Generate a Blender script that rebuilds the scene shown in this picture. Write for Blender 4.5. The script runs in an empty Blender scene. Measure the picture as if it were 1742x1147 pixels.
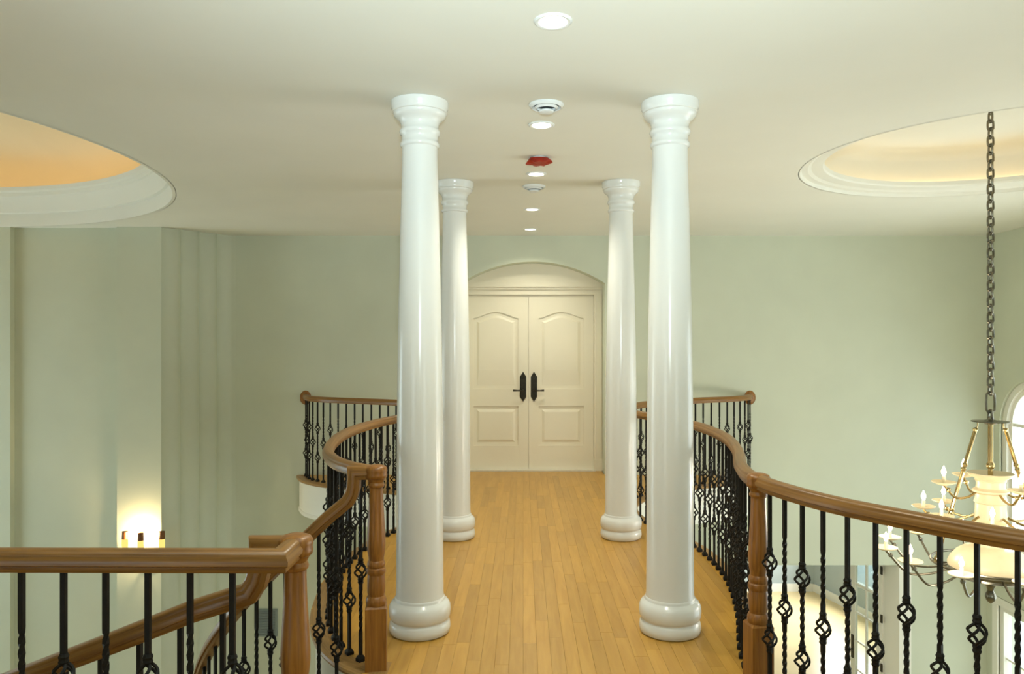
import bpy, bmesh, math, random
from mathutils import Vector, Matrix
random.seed(7)
PI = math.pi
scene = bpy.context.scene
COL = scene.collection

# ------------------------------------------------------------------ camera
cam_d = bpy.data.cameras.new('camera')
cam = bpy.data.objects.new('camera', cam_d)
COL.objects.link(cam)
cam.location = (0, 0, 1.70)
cam.rotation_euler = (PI / 2, 0, 0)
cam_d.sensor_width = 36
cam_d.lens = 1300 / 1742 * 36
cam_d.shift_x = -19 / 1742
cam_d.shift_y = 14.5 / 1742
cam_d.clip_end = 200
scene.camera = cam

# ------------------------------------------------------------------ world, exposure
world = bpy.data.worlds.new('world')
scene.world = world
world.use_nodes = True
bg = world.node_tree.nodes['Background']
bg.inputs['Color'].default_value = (0.86, 0.95, 1.0, 1)
bg.inputs['Strength'].default_value = 2.2
vs = scene.view_settings
vs.view_transform = 'Standard'
vs.look = 'None'
vs.gamma = 1
vs.use_curve_mapping = False
vs.exposure = 0.62


def lamp(name, kind, loc, energy, color, size=0.1, rot=None, size_y=None):
    d = bpy.data.lights.new(name, kind)
    d.energy = energy
    d.color = color
    if kind == 'AREA':
        d.size = size
        if size_y:
            d.shape = 'RECTANGLE'
            d.size_y = size_y
    elif kind in ('POINT', 'SPOT'):
        d.shadow_soft_size = size
    o = bpy.data.objects.new(name, d)
    COL.objects.link(o)
    o.location = loc
    if rot:
        o.rotation_euler = rot
    return o


# the photographer's flash, just above the lens
fl_ = lamp('camera_flash', 'SPOT', (0.02, 0.05, 1.95), 570, (0.78, 0.95, 0.98), 0.05, (PI / 2 + math.radians(38), 0, math.radians(-3)))
fl_.data.spot_size = math.radians(98)
fl_.data.spot_blend = 1.0
# added daylight fill at unseen windows of the wall behind the camera (built below)
lamp('daylight_fill', 'AREA', (-4.3, -3.17, 1.0), 5, (0.74, 0.93, 1.0), 2.6, (PI / 2, 0, 0), 1.8)
lamp('daylight_fill', 'AREA', (4.0, -3.17, 1.0), 5, (0.80, 0.94, 1.0), 2.2, (PI / 2, 0, 0), 1.8)
lamp('daylight_fill', 'AREA', (-4.3, -3.17, -1.6), 20, (0.74, 0.95, 1.0), 2.6, (PI / 2, 0, 0), 2.0)
lamp('daylight_fill', 'AREA', (4.0, -3.17, -1.6), 26, (0.80, 0.95, 1.0), 2.2, (PI / 2, 0, 0), 2.0)
# added daylight fill at unseen windows in the left and right walls (built below)
lamp('daylight_fill', 'AREA', (-10.15, 7.3, 0.0), 46, (0.80, 0.98, 0.96), 3.8, (0, -PI / 2, 0), 3.6)
lamp('daylight_fill', 'AREA', (6.2, 6.2, 0.2), 19, (0.92, 0.99, 0.97), 3.6, (0, PI / 2, 0), 3.4)
# daylight of the lower room beyond the opening
lamp('daylight_fill', 'AREA', (6.55, 15.1, -2.2), 120, (0.95, 0.98, 1.0), 0.9, (0, PI / 2, math.radians(14)), 1.8)


# ------------------------------------------------------------------ materials
def srgb(r, g, b):
    def f(c):
        c /= 255
        return c / 12.92 if c <= 0.04045 else ((c + 0.055) / 1.055) ** 2.4
    return (f(r), f(g), f(b), 1)


def base(name, col, rough=0.5, metal=0.0, spec=0.5):
    m = bpy.data.materials.new(name)
    m.use_nodes = True
    p = m.node_tree.nodes['Principled BSDF']
    p.inputs['Base Color'].default_value = col
    p.inputs['Roughness'].default_value = rough
    p.inputs['Metallic'].default_value = metal
    p.inputs['Specular IOR Level'].default_value = spec
    return m, m.node_tree, p


def mottled(name, col, amount=0.05, scale=3.0, rough=0.6, bump=0.0, metal=0.0, spec=0.4, bscale=200):
    m, nt, p = base(name, col, rough, metal, spec)
    tc = nt.nodes.new('ShaderNodeTexCoord')
    nz = nt.nodes.new('ShaderNodeTexNoise')
    nz.inputs['Scale'].default_value = scale
    nz.inputs['Detail'].default_value = 4
    nt.links.new(tc.outputs['Object'], nz.inputs['Vector'])
    rp = nt.nodes.new('ShaderNodeValToRGB')
    a = tuple(max(0, c * (1 - amount)) for c in col[:3]) + (1,)
    b = tuple(min(1, c * (1 + amount)) for c in col[:3]) + (1,)
    rp.color_ramp.elements[0].color = a
    rp.color_ramp.elements[1].color = b
    rp.color_ramp.elements[0].position = 0.3
    rp.color_ramp.elements[1].position = 0.7
    nt.links.new(nz.outputs['Fac'], rp.inputs['Fac'])
    nt.links.new(rp.outputs['Color'], p.inputs['Base Color'])
    if bump:
        n2 = nt.nodes.new('ShaderNodeTexNoise')
        n2.inputs['Scale'].default_value = bscale
        nt.links.new(tc.outputs['Object'], n2.inputs['Vector'])
        bp = nt.nodes.new('ShaderNodeBump')
        bp.inputs['Strength'].default_value = bump
        bp.inputs['Distance'].default_value = 0.002
        nt.links.new(n2.outputs['Fac'], bp.inputs['Height'])
        nt.links.new(bp.outputs['Normal'], p.inputs['Normal'])
    return m


def wood(name, dark, light, coord, stretch, rough, per_object=False):
    m, nt, p = base(name, light, rough, 0, 0.5)
    tc = nt.nodes.new('ShaderNodeTexCoord')
    mp = nt.nodes.new('ShaderNodeMapping')
    mp.inputs['Scale'].default_value = stretch
    nt.links.new(tc.outputs[coord], mp.inputs['Vector'])
    nz = nt.nodes.new('ShaderNodeTexNoise')
    nz.inputs['Scale'].default_value = 1.0
    nz.inputs['Detail'].default_value = 6
    nz.inputs['Distortion'].default_value = 0.6
    vec = mp.outputs['Vector']
    oi = None
    if per_object:
        oi = nt.nodes.new('ShaderNodeObjectInfo')
        ad = nt.nodes.new('ShaderNodeVectorMath')
        ad.operation = 'ADD'
        cb = nt.nodes.new('ShaderNodeMath')
        cb.operation = 'MULTIPLY'
        cb.inputs[1].default_value = 50
        nt.links.new(oi.outputs['Random'], cb.inputs[0])
        nt.links.new(vec, ad.inputs[0])
        nt.links.new(cb.outputs[0], ad.inputs[1])
        vec = ad.outputs[0]
    nt.links.new(vec, nz.inputs['Vector'])
    rp = nt.nodes.new('ShaderNodeValToRGB')
    rp.color_ramp.elements[0].color = dark
    rp.color_ramp.elements[1].color = light
    rp.color_ramp.elements[0].position = 0.32
    rp.color_ramp.elements[1].position = 0.66
    nt.links.new(nz.outputs['Fac'], rp.inputs['Fac'])
    out = rp.outputs['Color']
    if per_object:
        hs = nt.nodes.new('ShaderNodeHueSaturation')
        mr = nt.nodes.new('ShaderNodeMapRange')
        mr.inputs['To Min'].default_value = 0.86
        mr.inputs['To Max'].default_value = 1.08
        nt.links.new(oi.outputs['Random'], mr.inputs['Value'])
        nt.links.new(mr.outputs[0], hs.inputs['Value'])
        nt.links.new(out, hs.inputs['Color'])
        out = hs.outputs['Color']
    nt.links.new(out, p.inputs['Base Color'])
    return m


def emitter(name, col, strength):
    m = bpy.data.materials.new(name)
    m.use_nodes = True
    nt = m.node_tree
    nt.nodes.clear()
    e = nt.nodes.new('ShaderNodeEmission')
    e.inputs['Color'].default_value = col
    e.inputs['Strength'].default_value = strength
    o = nt.nodes.new('ShaderNodeOutputMaterial')
    nt.links.new(e.outputs[0], o.inputs['Surface'])
    return m


def glass_mat(name):
    m = bpy.data.materials.new(name)
    m.use_nodes = True
    nt = m.node_tree
    nt.nodes.clear()
    t = nt.nodes.new('ShaderNodeBsdfTransparent')
    t.inputs['Color'].default_value = (0.95, 0.98, 0.98, 1)
    g = nt.nodes.new('ShaderNodeBsdfGlossy')
    g.inputs['Roughness'].default_value = 0.02
    mx = nt.nodes.new('ShaderNodeMixShader')
    o = nt.nodes.new('ShaderNodeOutputMaterial')
    mx.inputs[0].default_value = 0.05
    nt.links.new(t.outputs[0], mx.inputs[1])
    nt.links.new(g.outputs[0], mx.inputs[2])
    nt.links.new(mx.outputs[0], o.inputs['Surface'])
    return m


SAGE = mottled('sage_paint', srgb(203, 208, 188), 0.03, 1.5, 0.75, 0.08)
CEIL = mottled('ceiling_paint', srgb(229, 230, 221), 0.02, 1.2, 0.8, 0.06)
CREAM = mottled('cream_paint', srgb(231, 223, 200), 0.02, 2.0, 0.45)
TRIM = mottled('white_trim_paint', srgb(234, 233, 222), 0.02, 2.0, 0.4)
COLW = mottled('column_gloss_paint', srgb(226, 227, 223), 0.015, 2.0, 0.2, spec=0.5)
BLUEG = mottled('blue_grey_paint', srgb(166, 178, 178), 0.03, 1.5, 0.75)
LOWF = mottled('pale_stone_floor', srgb(218, 196, 146), 0.08, 1.2, 0.35)
AMBER = mottled('warm_dome_paint', srgb(226, 214, 184), 0.03, 1.0, 0.8)
OAK_UV = wood('oak_rail', srgb(114, 76, 30), srgb(146, 103, 46), 'UV', (3, 90, 1), 0.33)
OAK_NOSE = wood('oak_nosing', srgb(140, 104, 56), srgb(168, 130, 76), 'UV', (3, 90, 1), 0.35)
OAK = wood('oak_turned', srgb(122, 76, 26), srgb(156, 104, 42), 'Object', (70, 70, 4), 0.35)
MAPLE = wood('maple_planks', srgb(182, 135, 52), srgb(195, 149, 66), 'Object', (28, 2.2, 1), 0.34, True)
MAPLE_FAR = wood('maple_planks_far', srgb(180, 133, 51), srgb(196, 150, 67), 'Object', (14, 1.4, 1), 0.34)
IRON = mottled('wrought_iron', srgb(26, 24, 19), 0.25, 30, 0.6, 0.3, 0.1, 0.25, 120)
BRONZE = mottled('dark_bronze', srgb(52, 48, 38), 0.2, 40, 0.38, 0, 0.7)
BRASS = mottled('polished_brass', srgb(182, 160, 112), 0.08, 20, 0.24, 0, 1.0)
NICKEL = mottled('aged_nickel', srgb(120, 116, 102), 0.15, 40, 0.3, 0, 1.0)
STONE = mottled('cream_alabaster', srgb(218, 203, 168), 0.06, 9, 0.35)
WAX = mottled('candle_sleeve', srgb(240, 228, 196), 0.03, 9, 0.5)
BULB = emitter('bulb_glow', (1.0, 0.80, 0.52, 1), 14)
LENS = emitter('downlight_lens', (1.0, 0.90, 0.68, 1), 9)
COVE = emitter('cove_rope_light', (1.0, 0.68, 0.34, 1), 6)
COVE_PALE = emitter('cove_rope_light_pale', (1.0, 0.68, 0.34, 1), 3.4)
SHADEGLOW = emitter('amber_shade_glow', (1.0, 0.60, 0.16, 1), 0.95)
RED = mottled('red_plastic', srgb(158, 40, 20), 0.25, 25, 0.45)
GRILLE = mottled('grey_metal_paint', srgb(128, 138, 136), 0.05, 10, 0.5)
THROAT_SHADE = mottled('throat_shade', srgb(58, 74, 88), 0.15, 20, 0.6)  # dark blue-grey stands in for the shade inside the diffuser gap
WHITEP = mottled('white_enamel', srgb(226, 230, 230), 0.02, 10, 0.4)
SILVER = mottled('threshold_metal', srgb(225, 222, 210), 0.05, 20, 0.3, 0, 0.6)
SUB = mottled('subfloor', srgb(110, 80, 45), 0.1, 3, 0.8)
GLASS = glass_mat('window_glass')
BROWN = mottled('brown_mica', srgb(112, 70, 34), 0.2, 40, 0.5)


# ------------------------------------------------------------------ mesh helpers
class MB:
    def __init__(s):
        s.v, s.f, s.uv = [], [], []

    def add(s, verts, faces, uvs=None):
        o = len(s.v)
        s.v += [tuple(p) for p in verts]
        s.f += [tuple(i + o for i in f) for f in faces]
        s.uv += uvs if uvs else [None] * len(faces)
        return s

    def box(s, x0, x1, y0, y1, z0, z1):
        return s.add([(x0, y0, z0), (x1, y0, z0), (x1, y1, z0), (x0, y1, z0), (x0, y0, z1), (x1, y0, z1), (x1, y1, z1), (x0, y1, z1)],
                     [(0, 3, 2, 1), (4, 5, 6, 7), (0, 1, 5, 4), (1, 2, 6, 5), (2, 3, 7, 6), (3, 0, 4, 7)])

    def lathe(s, prof, seg=32, c=(0, 0, 0)):
        vs_, fs = [], []
        n = len(prof)
        for k in range(seg):
            a = 2 * PI * k / seg
            for r, z in prof:
                vs_.append((c[0] + r * math.cos(a), c[1] + r * math.sin(a), c[2] + z))
        for k in range(seg):
            k2 = (k + 1) % seg
            for i in range(n - 1):
                a, b, cc, d = k * n + i, k2 * n + i, k2 * n + i + 1, k * n + i + 1
                if prof[i][0] < 1e-6:
                    fs.append((a, cc, d))
                elif prof[i + 1][0] < 1e-6:
                    fs.append((a, b, d))
                else:
                    fs.append((a, b, cc, d))
        return s.add(vs_, fs)

    def tube(s, pts, r, seg=8, caps=True, closed=False):
        pts = [Vector(p) for p in pts]
        n = len(pts)
        rs = r if isinstance(r, (list, tuple)) else [r] * n
        vs_, fs = [], []
        ref = None
        for i, p in enumerate(pts):
            if closed:
                t = pts[(i + 1) % n] - pts[i - 1]
            else:
                t = pts[min(i + 1, n - 1)] - pts[max(i - 1, 0)]
            t.normalize()
            if ref is None:
                ref = t.orthogonal().normalized()
            ref = (ref - t * ref.dot(t)).normalized()
            b = t.cross(ref)
            for k in range(seg):
                a = 2 * PI * k / seg
                vs_.append(p + (ref * math.cos(a) + b * math.sin(a)) * rs[i])
        m = n if closed else n - 1
        for i in range(m):
            j = (i + 1) % n
            for k in range(seg):
                k2 = (k + 1) % seg
                fs.append((i * seg + k, i * seg + k2, j * seg + k2, j * seg + k))
        if caps and not closed:
            fs.append(tuple(range(seg))[::-1])
            fs.append(tuple((n - 1) * seg + k for k in range(seg)))
        return s.add(vs_, fs)

    def sweep(s, pts, prof, caps=True):
        """Sweep a 2D profile (across, up) along pts; cross sections mitred, kept upright (or fed frames)."""
        pts = [Vector(p) for p in pts]
        n, m = len(pts), len(prof)
        vs_, fs, uvs = [], [], []
        per = [0]
        for i in range(m):
            a, b = prof[i], prof[(i + 1) % m]
            per.append(per[-1] + math.hypot(a[0] - b[0], a[1] - b[1]))
        dist = [0]
        side_prev = None
        for i in range(1, n):
            dist.append(dist[-1] + (pts[i] - pts[i - 1]).length)
        for i in range(n):
            t0 = (pts[i] - pts[i - 1]).normalized() if i else None
            t1 = (pts[i + 1] - pts[i]).normalized() if i < n - 1 else None
            ta, tb = (t0 or t1), (t1 or t0)
            h = Vector((ta.x + tb.x, ta.y + tb.y, 0))
            if h.length < 1e-4:
                side = side_prev
            else:
                side = h.normalized().cross(Vector((0, 0, 1))).normalized()
            if side_prev is not None and abs(ta.z) > 0.98 and side is None:
                side = side_prev
            side_prev = side
            # direction of the incoming segment; intersect with the mitre plane
            mn = (ta + tb).normalized()
            tt = ta
            sd = (side - tt * side.dot(tt))
            sd.normalize()
            if i and t1 is not None:
                # side of incoming segment proper
                hs = Vector((ta.x, ta.y, 0))
                if hs.length > 1e-3:
                    sd = hs.normalized().cross(Vector((0, 0, 1)))
            up = sd.cross(tt).normalized()
            for a, z in prof:
                off = sd * a + up * z
                k = -off.dot(mn) / max(tt.dot(mn), 0.2)
                vs_.append(pts[i] + off + tt * k)
        for i in range(n - 1):
            for k in range(m):
                k2 = (k + 1) % m
                fs.append((i * m + k, i * m + k2, (i + 1) * m + k2, (i + 1) * m + k))
                uvs.append([(dist[i], per[k]), (dist[i], per[k + 1]), (dist[i + 1], per[k + 1]), (dist[i + 1], per[k])])
        if caps:
            fs.append(tuple(range(m))[::-1])
            uvs.append([(prof[k][0], prof[k][1]) for k in range(m)][::-1])
            fs.append(tuple((n - 1) * m + k for k in range(m)))
            uvs.append([(prof[k][0], prof[k][1]) for k in range(m)])
        return s.add(vs_, fs, uvs)

    def prism(s, poly, z0, z1):
        n = len(poly)
        vs_ = [(x, y, z0) for x, y in poly] + [(x, y, z1) for x, y in poly]
        fs = [tuple(range(n))[::-1], tuple(range(n, 2 * n))]
        fs += [(i, (i + 1) % n, n + (i + 1) % n, n + i) for i in range(n)]
        return s.add(vs_, fs)

    def mesh(s, name, mat, smooth=True, angle=0.6):
        me = bpy.data.meshes.new(name)
        me.from_pydata(s.v, [], s.f)
        if any(u for u in s.uv):
            ul = me.uv_layers.new(name='UVMap')
            li = 0
            for f, u in zip(s.f, s.uv):
                for k in range(len(f)):
                    ul.data[li].uv = u[k] if u else (0, 0)
                    li += 1
        bm = bmesh.new()
        bm.from_mesh(me)
        bmesh.ops.recalc_face_normals(bm, faces=bm.faces)
        bm.to_mesh(me)
        bm.free()
        me.materials.append(mat)
        if smooth:
            me.shade_smooth()
            me.set_sharp_from_angle(angle=angle)
        return me

    def build(s, name, mat, parent=None, loc=(0, 0, 0), rotz=0, smooth=True, angle=0.6):
        return link(name, s.mesh(name, mat, smooth, angle), parent, loc, rotz)


def link(name, me, parent=None, loc=(0, 0, 0), rotz=0):
    o = bpy.data.objects.new(name, me)
    COL.objects.link(o)
    if parent:
        o.parent = parent
    o.location = loc
    o.rotation_euler = (0, 0, rotz)
    return o


def thing(name, label, cat, loc=(0, 0, 0), group=None):
    o = bpy.data.objects.new(name, None)
    COL.objects.link(o)
    o.location = loc
    o.empty_display_size = 0.1
    o['label'] = label
    o['category'] = cat
    if group:
        o['group'] = group
    return o


def tag(o, label, cat, group=None):
    o['label'] = label
    o['category'] = cat
    if group:
        o['group'] = group
    return o


def struct(o, label=None):
    o['kind'] = 'structure'
    if label:
        o['label'] = label
    return o


def dup_tree(o, parent=None):
    c = o.copy()
    COL.objects.link(c)
    c.parent = parent
    for ch in list(o.children):
        dup_tree(ch, c)
    return c


def catmull(pts, step=0.05):
    P = [Vector(p).to_3d() if len(p) == 2 else Vector(p) for p in pts]
    P = [P[0] * 2 - P[1]] + P + [P[-1] * 2 - P[-2]]
    dense = []
    for i in range(1, len(P) - 2):
        p0, p1, p2, p3 = P[i - 1:i + 3]
        for k in range(40):
            t = k / 40
            dense.append(0.5 * ((2 * p1) + (p2 - p0) * t + (2 * p0 - 5 * p1 + 4 * p2 - p3) * t * t + (3 * p1 - p0 - 3 * p2 + p3) * t ** 3))
    dense.append(P[-2])
    return resample(dense, step)


def resample(dense, step):
    L = [0]
    for a, b in zip(dense, dense[1:]):
        L.append(L[-1] + (b - a).length)
    n = max(2, round(L[-1] / step))
    out, j = [], 0
    for i in range(n + 1):
        d = L[-1] * i / n
        while j < len(L) - 2 and L[j + 1] < d:
            j += 1
        u = (d - L[j]) / max(L[j + 1] - L[j], 1e-9)
        out.append(dense[j].lerp(dense[j + 1], u))
    return out


def tangents(pts):
    n = len(pts)
    return [(pts[min(i + 1, n - 1)] - pts[max(i - 1, 0)]).normalized() for i in range(n)]


def offset(pts, d):
    """Offset to the right of travel by d (2D)."""
    out = []
    for p, t in zip(pts, tangents(pts)):
        h = Vector((t.x, t.y, 0)).normalized()
        out.append(Vector((p.x + h.y * d, p.y - h.x * d, p.z)))
    return out


def fill_holes(outer, holes, to3d):
    """A flat face with holes, triangulated; outer and holes are 2D loops. Returns verts, tris."""
    bm = bmesh.new()
    edges = []
    for loop in [outer] + holes:
        vv = [bm.verts.new((p[0], p[1], 0)) for p in loop]
        for i in range(len(vv)):
            edges.append(bm.edges.new((vv[i], vv[(i + 1) % len(vv)])))
    bmesh.ops.triangle_fill(bm, use_beauty=True, use_dissolve=False, edges=edges, normal=(0, 0, 1))
    bm.verts.index_update()
    v = [to3d(p.co.x, p.co.y) for p in bm.verts]
    f = [tuple(q.index for q in fc.verts) for fc in bm.faces]
    bm.free()
    return v, f


def slab(name, outer, holes, to_front, to_back, mat, smooth=False):
    """A thick panel: front and back faces with holes, rim and reveals."""
    m = MB()
    v, f = fill_holes(outer, holes, to_front)
    m.add(v, f)
    v, f = fill_holes(outer, holes, to_back)
    m.add(v, f)
    for loop in [outer] + holes:
        n = len(loop)
        vv = [to_front(*p) for p in loop] + [to_back(*p) for p in loop]
        m.add(vv, [(i, (i + 1) % n, n + (i + 1) % n, n + i) for i in range(n)])
    return m.build(name, mat, smooth=smooth)


# ------------------------------------------------------------------ measures
CZ = 3.145           # ceiling
LZ = -3.67           # lower floor
WY = 10.05           # far wall
RX = 6.10            # right wall
LX = -10.1           # left wall
BY = -3.0            # wall behind the camera
RAIL_T = 1.06
RAIL_C = 1.03

RIGHT = catmull([(3.4, 1.75), (2.6, 1.98), (2.08, 2.3), (1.72, 2.63), (1.47, 2.96), (1.27, 3.32), (1.16, 3.77), (1.2, 4.2), (1.35, 4.8), (1.455, 5.4),
                 (1.48, 5.9), (1.44, 6.4), (1.30, 6.95), (1.15, 7.35), (1.08, 7.75), (1.12, 8.2), (1.35, 8.65), (1.75, 9.05), (2.15, 9.33),
                 (2.55, 9.54), (2.80, 9.74), (2.93, 9.92), (2.98, 10.03)])
LEFT = catmull([(-0.775, 4.03), (-0.93, 4.17), (-1.09, 4.42), (-1.225, 4.8), (-1.32, 5.35), (-1.35, 5.88), (-1.30, 6.4), (-1.17, 6.93),
                (-1.0, 7.35), (-0.9, 7.75), (-0.93, 8.2), (-1.15, 8.7), (-1.54, 9.0), (-2.0, 9.22), (-2.42, 9.42), (-2.68, 9.66), (-2.81, 9.90), (-2.86, 10.03)])
ARC_C, ARC_W, ARC_SPR, ARC_TOP = 0.125, 0.95, 2.52, 2.805

# ------------------------------------------------------------------ ceiling and domes
DOME_R = (3.74, 5.95, 1.50)
DOME_L = (-6.45, 5.88, 3.44)


def circle(cx, cy, r, n):
    return [(cx + r * math.cos(2 * PI * k / n), cy + r * math.sin(2 * PI * k / n)) for k in range(n)]


ceiling = slab('ceiling', [(LX - .2, BY - .2), (RX + .2, BY - .2), (RX + .2, WY + .6), (LX - .2, WY + .6)],
               [circle(*DOME_R, 96), circle(*DOME_L, 128)],
               lambda x, y: (x, y, CZ), lambda x, y: (x, y, CZ + 0.03), CEIL)
struct(ceiling)


def dome(cx, cy, mold, shell, strip_r, strip_z, seg, name_mat, glow):
    MB().lathe(mold, seg).build('crown_molding', CEIL, ceiling, (cx, cy, CZ), angle=0.35)
    MB().lathe(shell, seg).build('dome', name_mat, ceiling, (cx, cy, CZ), angle=0.8)
    ring = [(strip_r * math.cos(2 * PI * k / seg), strip_r * math.sin(2 * PI * k / seg), strip_z) for k in range(seg)]
    MB().tube(ring, 0.012, 6, closed=True).build('cove_rope_light', glow, ceiling, (cx, cy, CZ))


dome(DOME_R[0], DOME_R[1],
     [(1.50, 0.03), (1.505, -0.0), (1.49, 0.0), (1.48, 0.03), (1.43, 0.035), (1.40, 0.05), (1.34, 0.055), (1.31, 0.06), (1.30, 0.075), (1.30, 0.11), (1.33, 0.11), (1.34, 0.085)],
     [(1.33, 0.085), (1.62, 0.085), (1.62, 0.36), (1.60, 0.40), (1.55, 0.435), (1.48, 0.452), (1.40, 0.455), (0.0, 0.455)],
     1.575, 0.14, 96, CEIL, COVE_PALE)
dome(DOME_L[0], DOME_L[1],
     [(3.440, 0.03), (3.445, 0.0), (3.410, 0.0), (3.400, 0.06), (3.400, 0.15), (3.370, 0.16), (3.360, 0.19), (3.340, 0.27), (3.300, 0.33), (3.280, 0.34), (3.270, 0.38), (3.240, 0.40), (3.230, 0.44), (3.270, 0.44), (3.280, 0.41)],
     [(3.270, 0.41), (3.740, 0.41), (3.740, 0.6), (3.540, 0.82), (3.040, 1.08), (2.4, 1.30), (1.2, 1.45), (0.0, 1.5)],
     3.49, 0.425, 128, AMBER, COVE)

# ------------------------------------------------------------------ far wall
OPEN_L, OPEN_R, OPEN_T = 2.45, 4.95, -1.19
arcR = (ARC_W ** 2 + (ARC_TOP - ARC_SPR) ** 2) / (2 * (ARC_TOP - ARC_SPR))
arc_pts = []
for k in range(25):
    x = -ARC_W + 2 * ARC_W * k / 24
    arc_pts.append((ARC_C + x, ARC_TOP - arcR + math.sqrt(arcR ** 2 - x * x)))
hole = [(ARC_C - ARC_W, -0.012)] + arc_pts + [(ARC_C + ARC_W, -0.012)]
outer = [(-3.78, LZ), (OPEN_L, LZ), (OPEN_L, OPEN_T), (OPEN_R, OPEN_T), (OPEN_R, LZ), (RX + .2, LZ), (RX + .2, CZ + .02), (-3.78, CZ + .02)]
wall_back = slab('wall_back', outer, [hole], lambda x, z: (x, WY, z), lambda x, z: (x, WY + 0.42, z), SAGE)
struct(wall_back)

# stepped (fluted) return and the nearer wall on the left
plan = [(-3.78, WY)]
sx, sy = -3.80, WY
steps = 4
for k in range(steps):
    # rounded bead, then a return
    w, d = 0.150, 0.19
    for q in range(10):                     # hollow quarter flute from the next face to the outer arris
        a = PI / 2 * q / 9
        plan.append((sx - w * math.sin(a), sy - d + d * math.cos(a) - (0.004 if q == 0 else 0)))
    sx -= w
    sy -= d
plan += [(sx, sy), (-4.94, sy), (-4.94, sy + 0.10), (-6.25, sy + 0.10), (-6.25, sy + 0.02), (-6.40, sy + 0.02), (-6.40, sy + 0.22), (LX, sy + 0.22)]
m = MB()
back = [(LX, WY + .45), (-3.78, WY + .45)]
n = len(plan)
m.prism(plan + back, LZ, CZ + .02)
struct(m.build('wall_back', SAGE, angle=0.5))
STEP_Y = sy

# left wall, wall behind the camera (unseen window openings added for light), right wall with the arched window
struct(slab('wall_left', [(BY - .2, LZ), (WY + .5, LZ), (WY + .5, CZ + .02), (BY - .2, CZ + .02)],
            [[(5.3, -2.0), (9.1, -2.0), (9.1, 2.1), (5.3, 2.1)]], lambda y, z: (LX, y, z), lambda y, z: (LX - .2, y, z), SAGE))
wh = [[(-5.6, -2.6), (-3.0, -2.6), (-3.0, 1.9), (-5.6, 1.9)], [(2.9, -2.6), (5.1, -2.6), (5.1, 1.9), (2.9, 1.9)]]
struct(slab('wall_front', [(LX - .2, LZ), (RX + .2, LZ), (RX + .2, CZ + .02), (LX - .2, CZ + .02)], wh,
            lambda x, z: (x, BY, z), lambda x, z: (x, BY - .2, z), SAGE))
W_C, W_R, W_SPR, W_BOT = 9.18, 0.57, 0.70, -0.80
arch = [(W_C - W_R, W_BOT)] + [(W_C - W_R * math.cos(PI * k / 24), W_SPR + W_R * math.sin(PI * k / 24)) for k in range(25)] + [(W_C + W_R, W_BOT)]
lowwin = [(8.35, -3.55), (8.35, -1.62), (9.80, -1.62), (9.80, -3.55)]
struct(slab('wall_right', [(BY - .2, LZ), (WY + .45, LZ), (WY + .45, CZ + .02), (BY - .2, CZ + .02)], [arch, lowwin, [(4.4, -1.7), (7.9, -1.7), (7.9, 2.1), (4.4, 2.1)]],  # last opening is unseen, added for the daylight fill
            lambda y, z: (RX, y, z), lambda y, z: (RX + .22, y, z), SAGE))


def arch_ring(r0, r1, x0, x1, bottom, mat, name, parent=None, sill=True):
    m = MB()
    def loop(r):
        return [(W_C - r, bottom)] + [(W_C - r * math.cos(PI * k / 24), W_SPR + r * math.sin(PI * k / 24)) for k in range(25)] + [(W_C + r, bottom)]
    a, b = loop(r0), loop(r1)
    n = len(a)
    vs_ = [(x0, *p) for p in a] + [(x0, *p) for p in b] + [(x1, *p) for p in a] + [(x1, *p) for p in b]
    fs = []
    for i in range(n - 1):
        fs += [(i, i + 1, n + i + 1, n + i), (2 * n + i, 3 * n + i, 3 * n + i + 1, 2 * n + i + 1),
               (i, 2 * n + i, 2 * n + i + 1, i + 1), (n + i, n + i + 1, 3 * n + i + 1, 3 * n + i)]
    fs += [(0, n, 3 * n, 2 * n), (n - 1, 3 * n - 1, 4 * n - 1, 2 * n - 1)]
    m.add(vs_, fs)
    return m.build(name, mat, parent, angle=0.5)


win1 = struct(arch_ring(W_R - .075, W_R + .005, RX + .02, RX + .16, W_BOT, TRIM, 'window_1'))
arch_ring(W_R, W_R + .15, RX - .022, RX + .01, W_BOT - .02, SAGE, 'window_casing', win1)
arch_ring(W_R - .125, W_R - .075, RX + .06, RX + .12, W_BOT, TRIM, 'sash', win1)
MB().box(RX - .06, RX + .16, W_C - W_R - .16, W_C + W_R + .16, W_BOT - .06, W_BOT).build('window_sill', TRIM, win1, smooth=False)
MB().box(RX + .07, RX + .11, W_C - .018, W_C + .018, W_BOT, W_SPR + W_R - .08).build('muntin', TRIM, win1, smooth=False)
MB().box(RX + .07, RX + .11, W_C - W_R + .08, W_C + W_R - .08, W_SPR - .02, W_SPR + .02).build('muntin', TRIM, win1, smooth=False)
MB().box(RX + .086, RX + .092, W_C - W_R + .07, W_C + W_R - .07, W_BOT, W_SPR).build('pane', GLASS, win1, smooth=False)
m = MB()
half = [(W_C - (W_R - .07) * math.cos(PI * k / 24), W_SPR + (W_R - .07) * math.sin(PI * k / 24)) for k in range(25)]
m.add([(RX + .086, *p) for p in half] + [(RX + .092, *p) for p in half], [tuple(range(25)), tuple(range(25, 50))])
m.build('pane', GLASS, win1, smooth=False)


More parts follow.
